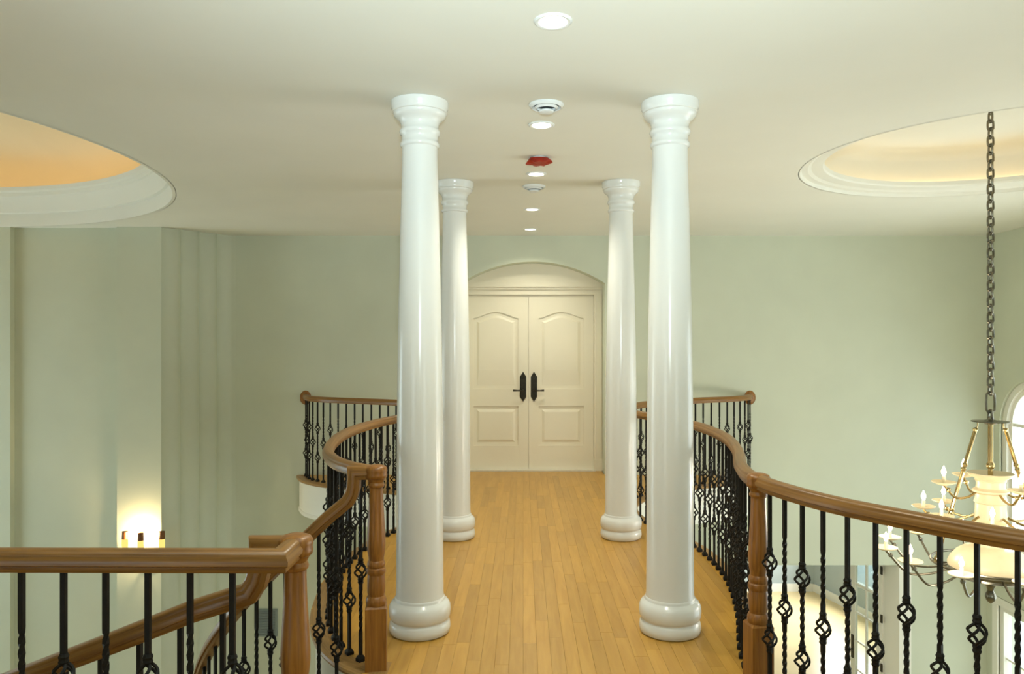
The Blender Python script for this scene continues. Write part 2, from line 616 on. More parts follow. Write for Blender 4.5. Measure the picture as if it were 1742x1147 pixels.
def flat_window(name, y0, y1, z0, z1, x, cols, rows, fr=0.07, depth=0.12, head=0.1):
    """A rectangular window in a wall that faces -x, with casing, sash bars and panes."""
    m = MB()
    m.box(x + .02, x + depth, y0, y0 + fr, z0, z1).box(x + .02, x + depth, y1 - fr, y1, z0, z1)
    m.box(x + .02, x + depth, y0 + fr, y1 - fr, z0, z0 + fr).box(x + .02, x + depth, y0 + fr, y1 - fr, z1 - fr, z1)
    w = struct(m.build(name, TRIM, smooth=False))
    m = MB()
    m.box(x - .025, x + .01, y0 - head, y0, z0 - .02, z1 + head).box(x - .025, x + .01, y1, y1 + head, z0 - .02, z1 + head)
    m.box(x - .025, x + .01, y0, y1, z1, z1 + head)
    m.build('window_casing', TRIM, w, smooth=False)
    for k in range(1, cols):
        yy = y0 + fr + (y1 - y0 - 2 * fr) * k / cols
        MB().box(x + .05, x + .09, yy - .012, yy + .012, z0 + fr, z1 - fr).build('muntin', TRIM, w, smooth=False)
    for k in range(1, rows):
        zz = z0 + fr + (z1 - z0 - 2 * fr) * k / rows
        MB().box(x + .05, x + .09, y0 + fr, y1 - fr, zz - .012, zz + .012).build('muntin', TRIM, w, smooth=False)
    for i in range(cols):
        for j in range(rows):
            ya, yb = [y0 + fr + (y1 - y0 - 2 * fr) * q / cols for q in (i, i + 1)]
            za, zb = [z0 + fr + (z1 - z0 - 2 * fr) * q / rows for q in (j, j + 1)]
            MB().box(x + .068, x + .072, ya, yb, za, zb).build('pane', GLASS, w, smooth=False)
    return w


flat_window('window_unseen_3', 4.4, 7.9, -1.7, 2.1, RX, 3, 4)  # unseen right-wall window, added to go with its daylight fill
w4 = flat_window('window_unseen_4', -1.9, 1.9, -2.0, 2.1, 0, 3, 4)  # unseen left-wall window, added to go with its daylight fill
w4.location, w4.rotation_euler = (LX, 7.2, 0), (0, 0, PI)
for nm, xc_, hw in (('window_unseen_5', -4.3, 1.3), ('window_unseen_6', 4.0, 1.1)):  # unseen windows behind the camera, added to go with the fill lamps
    w5 = flat_window(nm, -hw, hw, -2.6, 1.9, 0, 2, 4)
    w5.location, w5.rotation_euler = (xc_, BY, 0), (0, 0, -PI / 2)
flat_window('window_2', 8.35, 9.80, -3.55, -1.62, RX, 2, 3)
struct(MB().box(RX - .05, RX + .01, 8.2, 9.95, -1.50, -1.36).build('trim_1', SAGE, smooth=False))

# ------------------------------------------------------------------ lower level
struct(MB().box(LX - .2, 8.4, BY - .2, 17.2, LZ - .1, LZ).build('floor', LOWF, smooth=False))
FX = 6.75
struct(MB().box(0.5, 8.0, 16.70, 16.9, LZ, -0.4).build('wall_back', BLUEG, smooth=False))
lw = [(14.68, LZ + .52), (14.68, -1.3), (15.58, -1.3), (15.58, LZ + .52)]


def low_x(y):
    return 6.35 + (16.7 - y) * .25 if y > 14.5 else 6.9 - (14.5 - y) * .11


struct(slab('wall_right', [(14.5, LZ), (16.9, LZ), (16.9, -0.4), (14.5, -0.4)], [lw],
            lambda y, z: (low_x(max(y, 14.501)), y, z), lambda y, z: (low_x(max(y, 14.501)) + .2, y, z), BLUEG))
struct(slab('wall_right', [(WY + .42, LZ), (14.5, LZ), (14.5, -0.4), (WY + .42, -0.4)], [],
            lambda y, z: (low_x(min(y, 14.5)), y, z), lambda y, z: (low_x(min(y, 14.5)) + .1, y, z), BLUEG))
struct(MB().box(0.4, 0.6, WY + .42, 16.9, LZ, -0.4).build('wall_left', BLUEG, smooth=False))
struct(MB().box(0.4, 8.2, WY + .42, 17.0, -0.42, -0.3).build('ceiling', CEIL, smooth=False))
struct(MB().box(0.6, 6.4, 16.67, 16.70, LZ, LZ + .17).build('baseboard_back', TRIM, smooth=False))
m = MB()
for ya, yb in ((WY + .42, 14.5), (14.501, 16.7)):
    xa, xb = low_x(ya), low_x(yb)
    m.add([(xa - .03, ya, LZ), (xa, ya, LZ), (xb, yb, LZ), (xb - .03, yb, LZ), (xa - .03, ya, LZ + .17), (xa, ya, LZ + .17), (xb, yb, LZ + .17), (xb - .03, yb, LZ + .17)],
          [(0, 3, 2, 1), (4, 5, 6, 7), (0, 1, 5, 4), (1, 2, 6, 5), (2, 3, 7, 6), (3, 0, 4, 7)])
struct(m.build('baseboard_right', TRIM, smooth=False))
w3 = flat_window('window_7', -0.45, 0.45, LZ + .52, -1.3, 0, 2, 3)
w3.location = (low_x(15.13), 15.13, 0)
w3.rotation_euler = (0, 0, math.atan(0.25))
# casing of the opening
m = MB()
m.box(OPEN_R - .02, OPEN_R + .14, WY - .03, WY + .44, LZ, OPEN_T + .0)
m.box(OPEN_L - .14, OPEN_L + .02, WY - .03, WY + .44, LZ, OPEN_T + .0)
struct(m.build('trim_2', TRIM, smooth=False))
struct(MB().box(5.09, RX, WY - .03, WY + .01, LZ, LZ + .17).build('baseboard_back', TRIM, smooth=False))

# open glazed door of the opening
door_h = 2.44
dr = thing('glazed_door', 'white glazed door standing open at the lower level, seen between the right-hand balusters', 'door', (OPEN_R - .03, WY + .40, LZ + .015))
dr.rotation_euler = (0, 0, math.radians(97))
m = MB()
dw = 0.78
m.box(0, .12, -.022, .022, 0, door_h).box(dw - .12, dw, -.022, .022, 0, door_h)
m.box(.12, dw - .12, -.022, .022, 0, .25).box(.12, dw - .12, -.022, .022, door_h - .13, door_h)
m.build('frame', TRIM, dr, smooth=False)
for k in range(1, 5):
    z = .25 + (door_h - .38) * k / 5
    MB().box(.12, dw - .12, -.014, .014, z - .012, z + .012).build('muntin', TRIM, dr, smooth=False)
MB().box(dw / 2 - .012, dw / 2 + .012, -.014, .014, .25, door_h - .13).build('muntin', TRIM, dr, smooth=False)
for k in range(5):
    za, zb = .25 + (door_h - .38) * k / 5, .25 + (door_h - .38) * (k + 1) / 5
    for xa, xb in ((.12, dw / 2), (dw / 2, dw - .12)):
        MB().box(xa, xb, -.003, .003, za, zb).build('pane', GLASS, dr, smooth=False)
for z in (.35, .95, 1.62, 2.28):
    MB().box(-.022, .012, .018, .034, z - .055, z + .055).build('hinge', BRONZE, dr, smooth=False)
hp = MB().box(dw - .09, dw - .04, .022, .034, .80, 1.14).build('handle_plate', BRONZE, dr, smooth=False)
MB().tube([(dw - .065, .034, .93), (dw - .065, .075, .93), (dw - .10, .08, .93), (dw - .17, .08, .925)], .009, 8).build('lever', BRONZE, hp)

# grey return-air grille on the lower wall at the left
gr = thing('wall_grille', 'small grey wall grille low on the wall behind the near stair rail', 'vent', (-3.37, WY, -1.94))
m = MB().box(-.14, .14, -.02, 0, -.18, -.155).box(-.14, .14, -.02, 0, .155, .18).box(-.14, -.115, -.02, 0, -.155, .155).box(.115, .14, -.02, 0, -.155, .155)
m.build('frame', GRILLE, gr, smooth=False)
for k in range(9):
    z = -.138 + .0345 * k
    MB().add([(-.115, -.016, z - .012), (.115, -.016, z - .012), (.115, -.002, z + .014), (-.115, -.002, z + .014)], [(0, 1, 2, 3)]).box(-.115, .115, -.017, -.014, z - .014, z - .010).build('slat', GRILLE, gr, smooth=False)

# ------------------------------------------------------------------ bridge floor
r_edge = [(p.x, p.y) for p in offset(RIGHT, 0.075)]
l_edge = [(p.x, p.y) for p in offset(LEFT, -0.075)]
poly = [(3.6, BY), (3.6, r_edge[0][1])] + r_edge + [(r_edge[-1][0], WY + .05), (ARC_C + ARC_W, WY + .05), (ARC_C + ARC_W, WY + .5), (ARC_C - ARC_W, WY + .5),
        (ARC_C - ARC_W, WY + .05), (l_edge[-1][0], WY + .05)] + l_edge[::-1] + [(-0.80, 4.08), (-0.80, 2.50), (-0.80, 2.33), (-6.4, 2.36), (-6.4, BY)]
m = MB()
v, f = fill_holes(poly, [], lambda x, y: (x, y, -0.012))
m.add(v, f)
floor = struct(m.build('floor', SUB, smooth=False))
m = MB()
v, f = fill_holes(poly, [], lambda x, y: (x, y, -0.43))
m.add(v, f)
m.build('soffit', TRIM, floor, smooth=False)


def band(pts, prof, mat, name, parent):
    """A moulding swept along a floor edge; prof = (outward, z)."""
    return MB().sweep(pts, prof).build(name, mat, parent, angle=0.7)


NOSE = [(-.075, .002), (.02, .002), (.034, -.004), (.040, -.016), (.034, -.030), (.020, -.036), (-.075, -.036)]
FASC = [(-.02, -.034), (.008, -.034), (.008, -.055), (.0, -.07), (.0, -.40), (.010, -.41), (.010, -.45), (-.02, -.45)]
re3 = [Vector((x, y, 0)) for x, y in r_edge]
le3 = [Vector((x, y, 0)) for x, y in l_edge]
band(re3, NOSE, OAK_NOSE, 'nosing', floor)
band(re3, FASC, TRIM, 'fascia', floor)
band(le3, [(-a, z) for a, z in NOSE], OAK_NOSE, 'nosing', floor)
band(le3, [(-a, z) for a, z in FASC], TRIM, 'fascia', floor)
st3 = [Vector((-0.78, 2.33, 0)), Vector((-0.78, 4.10, 0))]
band(st3, [(-a, z) for a, z in NOSE], OAK_NOSE, 'nosing', floor)
band(st3, [(-a, z) for a, z in FASC], TRIM, 'fascia', floor)
fr3 = [Vector((-6.4, 2.36, 0)), Vector((-0.80, 2.33, 0))]
band(fr3, [(-a, z) for a, z in NOSE], OAK_NOSE, 'nosing', floor)
band(fr3, [(-a, z) for a, z in FASC], TRIM, 'fascia', floor)


def intervals(x):
    ys = []
    n = len(poly)
    for i in range(n):
        (xa, ya), (xb, yb) = poly[i], poly[(i + 1) % n]
        if (xa <= x) != (xb <= x):
            ys.append(ya + (yb - ya) * (x - xa) / (xb - xa))
    ys.sort()
    return [(ys[i], ys[i + 1]) for i in range(0, len(ys) - 1, 2)]


PW = 0.076
planks, rest = [], MB()


def plank_mesh(mb, x0, x1, y0, y1, dz=0.0, c=(0, 0)):
    g = 0.0003
    x0, x1, y0, y1 = x0 + g - c[0], x1 - g - c[0], y0 + g - c[1], y1 - g - c[1]
    b = .0006
    mb.add([(x0, y0, -.012), (x1, y0, -.012), (x1, y1, -.012), (x0, y1, -.012),
            (x0, y0, -b + dz), (x1, y0, -b + dz), (x1, y1, -b + dz), (x0, y1, -b + dz),
            (x0 + b, y0 + b, dz), (x1 - b, y0 + b, dz), (x1 - b, y1 - b, dz), (x0 + b, y1 - b, dz)],
           [(8, 9, 10, 11), (4, 5, 9, 8), (5, 6, 10, 9), (6, 7, 11, 10), (7, 4, 8, 11), (0, 1, 5, 4), (1, 2, 6, 5), (2, 3, 7, 6), (3, 0, 4, 7)])


rp_ = random.Random(3)
nx0 = math.floor(-6.4 / PW)
for i in range(nx0, int(3.6 / PW) + 1):
    x0, x1 = i * PW, (i + 1) * PW
    xc = (x0 + x1) / 2
    for a, b in intervals(xc):
        y = a - rp_.uniform(0, 0.9)
        while y < b:
            ln = rp_.uniform(0.55, 1.5)
            ya, yb = max(y, a), min(y + ln, b)
            y += ln
            if yb - ya < 0.03:
                continue
            if yb > 3.4 and ya < 8.6 and abs(xc - .125) < 1.55:
                planks.append((ya, x0, x1, yb))
            else:
                plank_mesh(rest, x0, x1, ya, yb)
planks.sort()
for k, (ya, x0, x1, yb) in enumerate(planks):
    if k < 300:
        mb = MB()
        c = ((x0 + x1) / 2, (ya + yb) / 2)
        plank_mesh(mb, x0, x1, ya, yb, 0, c)
        mb.build('floor_plank', MAPLE, floor, (c[0], c[1], 0), smooth=False)
    else:
        plank_mesh(rest, x0, x1, ya, yb)
rest.build('floor_planks', MAPLE_FAR, floor, smooth=False)['kind'] = 'stuff'

# ------------------------------------------------------------------ double doors in the arched recess
DY = 10.40
DC = 0.073
DW, DH = 0.885, 2.385


def door_leaf(name, x0, x1, hinge_left):
    m = MB().box(x0, x1, DY + .012, DY + .05, .012, DH)
    st = .135
    parts = [(x0, x0 + st, .012, DH), (x1 - st, x1, .012, DH), (x0 + st, x1 - st, .012, .34), (x0 + st, x1 - st, .875, 1.11)]
    for a, b, c, d in parts:
        m.box(a, b, DY - .004, DY + .02, c, d)
    # arched top rail
    xa, xb = x0 + st, x1 - st
    nn = 16
    arc = []
    for k in range(nn + 1):
        u = k / nn
        arc.append((xa + (xb - xa) * u, 2.07 + .085 * (math.sin(PI * u) ** 1.5)))
    pl = [(xa, DH), *[p for p in arc], (xb, DH)]
    vv = [(x, DY - .004, z) for x, z in pl] + [(x, DY + .02, z) for x, z in pl]
    n = len(pl)
    fs = []
    for k in range(1, n - 2):
        zt = DH
    top = [(x, DY - .004, DH) for x, z in arc]
    m.add([(x, DY - .004, z) for x, z in arc] + top + [(x, DY + .02, z) for x, z in arc],
          [(k, k + 1, nn + 1 + k + 1, nn + 1 + k) for k in range(nn)] + [(k, k + 1, 2 * (nn + 1) + k + 1, 2 * (nn + 1) + k) for k in range(nn)])
    d = struct(m.build(name, CREAM, smooth=False))
    # raised panels
    inset = .045
    p = MB()
    lo = [(xa + inset, .34 + inset), (xb - inset, .34 + inset), (xb - inset, .875 - inset), (xa + inset, .875 - inset)]
    def raised(mb, loop):
        cx = sum(q[0] for q in loop) / len(loop)
        cz = sum(q[1] for q in loop) / len(loop)
        n = len(loop)
        w, h = max(q[0] for q in loop) - cx, max(q[1] for q in loop) - cz
        inn = [(cx + (q[0] - cx) * (1 - .035 / w), cz + (q[1] - cz) * (1 - .035 / h)) for q in loop]
        mb.add([(x, DY + .012, z) for x, z in loop] + [(x, DY - .002, z) for x, z in inn],
               [(k, (k + 1) % n, n + (k + 1) % n, n + k) for k in range(n)] + [tuple(range(n, 2 * n))])
        return mb
    raised(p, lo).build('panel', CREAM, d, smooth=False)
    up = [(xa + inset, 1.11 + inset), (xb - inset, 1.11 + inset)]
    for k in range(nn + 1):
        u = 1 - k / nn
        up.append((xa + inset + (xb - xa - 2 * inset) * u, 2.07 - inset + .085 * (math.sin(PI * u) ** 1.5)))
    raised(MB(), up).build('panel', CREAM, d, smooth=False)
    # handle plate with pointed ends and a lever
    hx = x1 - .072 if hinge_left else x0 + .072
    w, z0, z1 = .043, .935, 1.345
    lp = [(hx - w, z0 + .07), (hx, z0), (hx + w, z0 + .07), (hx + w, z1 - .07), (hx, z1), (hx - w, z1 - .07)]
    hp = MB()
    n = 6
    inn = [(hx + (x - hx) * .72, 1.14 + (z - 1.14) * .94) for x, z in lp]
    hp.add([(x, DY - .004, z) for x, z in lp] + [(x, DY - .014, z) for x, z in lp] + [(x, DY - .022, z) for x, z in inn],
           [(k, (k + 1) % n, n + (k + 1) % n, n + k) for k in range(n)] + [(n + k, n + (k + 1) % n, 2 * n + (k + 1) % n, 2 * n + k) for k in range(n)] + [tuple(range(2 * n, 3 * n))])
    plate = hp.build('handle_plate', BRONZE, d, smooth=False)
    s = -1 if hinge_left else 1
    MB().tube([(hx, DY - .02, 1.09), (hx, DY - .065, 1.09), (hx + s * .02, DY - .075, 1.09), (hx + s * .08, DY - .075, 1.09), (hx + s * .135, DY - .07, 1.092)],
              [.014, .012, .012, .011, .015], 10).build('lever', BRONZE, plate)
    MB().lathe([(0, -.008), (.016, -.008), (.02, 0), (.0, .0)], 16).build('lock_cylinder', BRONZE, plate, (hx, DY - .024, 1.27)).rotation_euler = (-PI / 2, 0, 0)
    return d


door_leaf('door_1', DC - DW, DC - .002, True)
door_leaf('door_2', DC + .002, DC + DW, False)
# casing, entablature, tympanum
m = MB()
ca = .125
for s in (-1, 1):
    xi, xo = DC + s * (DW + .004), DC + s * (DW + ca)
    a, b = min(xi, xo), max(xi, xo)
    m.box(a, b, DY - .035, DY + .05, .0, DH + .02)
    m.box((a + .02), (b - .02), DY - .05, DY - .03, .16, DH + .02)
    m.box(a - .004, b + .004, DY - .055, DY - .0, .0, .16)
m.box(DC - DW - ca, DC + DW + ca, DY - .04, DY + .05, DH + .004, DH + .10)
m.box(DC - DW - ca - .01, DC + DW + ca + .01, DY - .065, DY, DH + .075, DH + .105)
m.box(DC - DW - ca - .025, DC + DW + ca + .01, DY - .085, DY, DH + .105, DH + .125)
struct(m.build('trim_3', CREAM, smooth=False))
m = MB().box(ARC_C - ARC_W - .1, ARC_C + ARC_W + .1, DY - .09, DY + .05, DH + .11, ARC_TOP + .1)
m.box(DC - DW - .1, DC + DW + .1, DY + .055, DY + .1, -.01, DH + .06)  # unseen backing behind the leaves, added to stop light at their gap
m.box(ARC_C - ARC_W - .1, DC - DW - .1, DY + .0, DY + .05, 0, DH + .1).box(DC + DW + .1, ARC_C + ARC_W + .1, DY + .0, DY + .05, 0, DH + .1)
struct(m.build('wall_recess', CREAM, smooth=False))
struct(MB().box(DC - DW - .02, DC + DW + .02, DY - .10, DY + .06, -.002, .014).build('trim_4', SILVER, smooth=False))

# ------------------------------------------------------------------ columns
COLP_BASE = [(0, 0), (.165, 0), (.177, .008), (.182, .035), (.178, .062), (.172, .072), (.168, .076), (.168, .084), (.174, .088), (.18, .10), (.183, .13), (.180, .16), (.168, .182), (.152, .192), (.149, .198), (.149, .206), (.143, .213)]
COLP_SHAFT = [(.143, .213), (.140, .24), (.138, .6), (.1375, 1.0), (.134, 1.4), (.129, 1.75), (.122, 2.1), (.114, 2.45), (.107, 2.7), (.104, 2.86), (.105, 2.875)]
COLP_CAP = [(.105, 2.875), (.113, 2.880), (.117, 2.892), (.113, 2.904), (.107, 2.91), (.107, 2.945), (.116, 2.952), (.121, 2.966), (.116, 2.98), (.110, 2.985), (.111, 3.01),
            (.118, 3.03), (.135, 3.045), (.150, 3.058), (.155, 3.07), (.155, 3.078), (.162, 3.082), (.162, 3.098), (.168, 3.106), (.170, 3.144), (0, 3.144)]
cols = []
for i, (x, y, lab) in enumerate([(-.615, 4.55, 'white round tapered column nearest the camera on the side with the stair'),
                                 (.874, 4.55, 'white round tapered column nearest the camera on the chandelier side'),
                                 (-.608, 6.78, 'white round tapered column half hidden behind the near stair-side column'),
                                 (.868, 6.78, 'white round tapered column farther along the bridge on the chandelier side')]):
    if not cols:
        t = thing('column', lab, 'column', (x, y, 0), 'columns along the bridge')
        MB().lathe(COLP_BASE, 64).build('base', COLW, t, angle=1.0)
        MB().lathe(COLP_SHAFT, 64).build('shaft', COLW, t, angle=1.0)
        MB().lathe(COLP_CAP, 64).build('capital', COLW, t, angle=1.0)
    else:
        t = dup_tree(cols[0])
        t.location = (x, y, 0)
        t['label'] = lab
    t['kind'] = 'thing'
    cols.append(t)

# ------------------------------------------------------------------ balusters
BAR = 0.0078


def bar(mb, z0, z1, tw0=None, tw1=None, turns=0.0):
    """A square bar from z0 to z1; twisted between tw0 and tw1."""
    zs = [z0]
    if tw0 is not None and turns:
        n = 14
        zs += [tw0 + (tw1 - tw0) * k / n for k in range(n + 1)]
    zs.append(z1)
    vs_, fs = [], []
    for z in zs:
        u = 0 if tw0 is None or not turns else min(1, max(0, (z - tw0) / (tw1 - tw0)))
        a = 2 * PI * turns * u
        for k in range(4):
            t = a + PI / 4 + k * PI / 2
            r = BAR * 1.414
            vs_.append((r * math.cos(t), r * math.sin(t), z))
    for i in range(len(zs) - 1):
        for k in range(4):
            fs.append((i * 4 + k, i * 4 + (k + 1) % 4, i * 4 + 4 + (k + 1) % 4, i * 4 + 4 + k))
    fs += [(3, 2, 1, 0), tuple(len(vs_) - 4 + k for k in range(4))]
    mb.add(vs_, fs)


def collar(mb, z):
    mb.lathe([(0, z - .017), (.012, z - .017), (.0155, z - .010), (.0165, z - .008), (.0145, z - .003), (.0145, z + .003), (.0165, z + .008), (.0155, z + .010), (.012, z + .017), (0, z + .017)], 8)


BH = 0.041   # half height of a basket


def baluster_mesh(h, kind, top):
    """h = length below the rail; z measured with the rail underside at top."""
    mb = MB()
    z0 = top - h
    if kind == 'double':
        a, b = top - .335, top - .70
        bar(mb, a + BH, top)
        bar(mb, b + BH, a - BH, b + BH + .03, a - BH - .03, 1.5)
        bar(mb, z0, b - BH)
        cs = (a, b)
    else:
        a = top - .515
        bar(mb, a + BH, top, a + BH + .06, a + BH + .29, 1.5)
        bar(mb, z0, a - BH, a - BH - .29, a - BH - .06, 1.5)
        cs = (a,)
    for c in cs:
        collar(mb, c + BH + .012)
        collar(mb, c - BH - .012)
    return mb.mesh('baluster', IRON, smooth=True, angle=0.5), cs


mb = MB()
for q in range(4):
    pts = []
    for k in range(11):
        u = k / 10
        r = .006 + .0265 * math.sin(PI * u) ** 0.8
        a = q * PI / 2 + PI * 0.85 * u
        pts.append((r * math.cos(a), r * math.sin(a), -BH + 2 * BH * u))
    mb.tube(pts, .0057, 5)
BASKET = mb.mesh('basket', IRON)
mb = MB()
mb.add([(-.019, -.019, 0), (.019, -.019, 0), (.019, .019, 0), (-.019, .019, 0), (-.019, -.019, .016), (.019, -.019, .016), (.019, .019, .016), (-.019, .019, .016),
        (-.0105, -.0105, .032), (.0105, -.0105, .032), (.0105, .0105, .032), (-.0105, .0105, .032)],
       [(3, 2, 1, 0), (0, 1, 5, 4), (1, 2, 6, 5), (2, 3, 7, 6), (3, 0, 4, 7), (4, 5, 9, 8), (5, 6, 10, 9), (6, 7, 11, 10), (7, 4, 8, 11), (8, 9, 10, 11)])
SHOE = mb.mesh('shoe', IRON, smooth=False)
BAL = {}


def baluster(parent, x, y, z_foot, z_top, kind, rot):
    h = round(z_top - z_foot, 3)
    key = (kind, h)
    if key not in BAL:
        BAL[key] = baluster_mesh(h, kind, h)
    me, cs = BAL[key]
    o = link('baluster', me, parent, (x, y, z_foot), rot)
    for c in cs:
        link('basket', BASKET, o, (0, 0, c))
    link('shoe', SHOE, o)
    return o


RAILP = [(-.022, -.030), (-.026, -.024), (-.026, -.014), (-.034, -.010), (-.035, .002), (-.031, .010), (-.028, .013), (-.028, .017), (-.024, .024), (-.014, .029), (0, .031),
         (.014, .029), (.024, .024), (.028, .017), (.028, .013), (.031, .010), (.035, .002), (.034, -.010), (.026, -.014), (.026, -.024), (.022, -.030)]


RAILP = [(a * 1.06, z * 1.17) for a, z in RAILP]


def handrail(pts, parent):
    return MB().sweep(pts, RAILP).build('handrail', OAK_UV, parent, angle=0.9)


def raise_(pts, z):
    return [Vector((p.x, p.y, z)) for p in pts]


def newel(parent, x, y, rot, top=RAIL_T):
    m = MB()
    hb = .055
    m.add([(-hb, -hb, 0), (hb, -hb, 0), (hb, hb, 0), (-hb, hb, 0), (-hb, -hb, .325), (hb, -hb, .325), (hb, hb, .325), (-hb, hb, .325),
           (-hb + .008, -hb + .008, .335), (hb - .008, -hb + .008, .335), (hb - .008, hb - .008, .335), (-hb + .008, hb - .008, .335)],
          [(3, 2, 1, 0), (0, 1, 5, 4), (1, 2, 6, 5), (2, 3, 7, 6), (3, 0, 4, 7), (4, 5, 9, 8), (5, 6, 10, 9), (6, 7, 11, 10), (7, 4, 8, 11), (8, 9, 10, 11)])
    m.lathe([(0, .33), (.048, .33), (.053, .345), (.054, .362), (.049, .378), (.043, .384), (.043, .392), (.047, .402), (.0475, .43), (.0465, .47), (.044, .495),
             (.049, .503), (.051, .515), (.049, .527), (.042, .533), (.046, .542), (.0475, .552), (.045, .562), (.0395, .570), (.0405, .585), (.045, .61), (.0485, .65), (.0485, .68),
             (.046, .73), (.042, .80), (.038, .87), (.036, .93), (.0365, .952), (.042, .957), (.044, .966), (.041, .975), (.038, .98), (.042, .988), (.046, .998), (.046, 1.002), (0, 1.002)], 32)
    p = m.build('newel_post', OAK, parent, (x, y, 0), rot, angle=0.5)
    MB().lathe([(0, 1.0), (.050, 1.0), (.056, 1.006), (.058, 1.02), (.055, 1.03), (.058, 1.04), (.057, 1.052), (.050, 1.063), (.03, 1.070), (0, 1.072)], 32).build('newel_cap', OAK, p, angle=1.0)
    return p


def balusters_on(path, parent, spacing, z_foot, z_top, skip=(), start=0.0, first='double', s0=0.0, s1=1e9):
    """Balusters at even arc length along a level path, alternating; skip = [(x, y, r)]."""
    L = [0]
    for a, b in zip(path, path[1:]):
        L.append(L[-1] + (b - a).length)
    d = start
    tg = tangents(path)
    k = 0 if first == 'double' else 1
    while d < L[-1]:
        j = max(i for i in range(len(L)) if L[i] <= d + 1e-9)
        j = min(j, len(path) - 2)
        u = (d - L[j]) / (L[j + 1] - L[j])
        p = path[j].lerp(path[j + 1], u)
        if s0 <= d <= s1 and all(math.hypot(p.x - sx_, p.y - sy_) > r for sx_, sy_, r in skip):
            t = tg[j]
            baluster(parent, p.x, p.y, z_foot, z_top, 'double' if k % 2 == 0 else 'single', math.atan2(t.y, t.x))
        k += 1
        d += spacing


def rosette(parent, x, y, z):
    m = MB().lathe([(0, 0), (.072, 0), (.075, -.006), (.066, -.014), (.060, -.022), (.050, -.028), (0, -.030)], 32)
    o = m.build('wall_rosette', OAK, parent, (x, y, z), angle=0.5)
    o.rotation_euler = (-PI / 2, 0, 0)
    o.scale = (1, 1.25, 1)
    return o


# right railing: from the landing, over the newel, along the bridge to the far wall
NR = (1.16, 3.77)
rr = thing('balcony_railing', 'oak handrail on black iron balusters curving along the chandelier side to the far wall', 'railing')
handrail(raise_(RIGHT, RAIL_C), rr)
newel(rr, NR[0], NR[1], 0.15)
balusters_on(RIGHT, rr, 0.128, 0.002, RAIL_C - .029, [(NR[0], NR[1], .075)], 0.03)
rosette(rr, RIGHT[-1].x, WY, 1.015)

# left railing: newel by the stair head, bulging along the bridge, to the far wall
NL = (-0.775, 4.03)
lr = thing('balcony_railing', 'oak handrail on black iron balusters curving from the far stair newel to the far wall', 'railing')
handrail(raise_(LEFT, RAIL_C), lr)
newel(lr, NL[0], NL[1], 0.14)
balusters_on(LEFT, lr, 0.122, 0.002, RAIL_C - .029, [(NL[0], NL[1], .09)], 0.13, 'single')
rosette(lr, LEFT[-1].x, WY, 1.015)

# landing railing in front of the stair opening
NN = (-0.76, 2.55)
fr = thing('landing_railing', 'straight oak handrail in front of the stair opening, cut off by the photo edge', 'railing')
FRONT = [Vector((NN[0], NN[1], RAIL_C)), Vector((-0.76, 2.385, RAIL_C)), Vector((-4.2, 2.42, RAIL_C))]
handrail(FRONT, fr)
newel(fr, NN[0], NN[1], 0.05)
fl = [Vector((-0.80, 2.385, 0)), Vector((-4.2, 2.42, 0))]
balusters_on(fl, fr, 0.1325, 0.002, RAIL_C - .029, [], 0.108, 'double')

# ------------------------------------------------------------------ curved stair with its two rails
SX0, RI, WST, KS = -0.93, 1.18, 1.48, 1.10
SCY = NL[1] + RI
RISE = 0.18
DPHI = RISE / KS


def hel(r, phi, z):
    return Vector((SX0 - r * math.sin(phi), SCY - r * math.cos(phi), z))


PHI_END = 2.0
stair = thing('curved_stair', 'curved stair descending to the left below the two stair newels', 'stair')
for k in range(12):
    a0, a1 = k * DPHI - .02, (k + 1) * DPHI
    z = -(k + 1) * RISE
    m = MB()
    nn = 4
    pts = [(*hel(RI - .07, a0 + (a1 - a0) * q / nn, 0).xy,) for q in range(nn + 1)] + [(*hel(RI + WST + .07, a1 - (a1 - a0) * q / nn, 0).xy,) for q in range(nn + 1)]
    m.prism(pts, z - .03, z)
    m.build('tread', OAK, stair, smooth=False)
    m = MB()
    p0, p1 = hel(RI - .05, k * DPHI, 0), hel(RI + WST + .05, k * DPHI, 0)
    q0, q1 = hel(RI - .05, k * DPHI + .008, 0), hel(RI + WST + .05, k * DPHI + .008, 0)
    m.prism([tuple(p0.xy), tuple(p1.xy), tuple(q1.xy), tuple(q0.xy)], z, z + RISE - .03 - (0.02 if k == 0 else 0))
    m.build('riser', TRIM, stair, smooth=False)
for r in (RI - .07, RI + WST + .07):
    m = MB()
    vs_, fs = [], []
    nn = 40
    for q in range(nn + 1):
        ph = PHI_END * q / nn
        for dr_, dz in ((-.015, .0), (.015, .0), (.015, -.36), (-.015, -.36)):
            vs_.append(hel(r + dr_, ph, -KS * ph + dz - .03))
    for q in range(nn):
        for c in range(4):
            fs.append((q * 4 + c, q * 4 + (c + 1) % 4, q * 4 + 4 + (c + 1) % 4, q * 4 + 4 + c))
    m.add(vs_, fs)
    m.build('stringer', TRIM, stair)


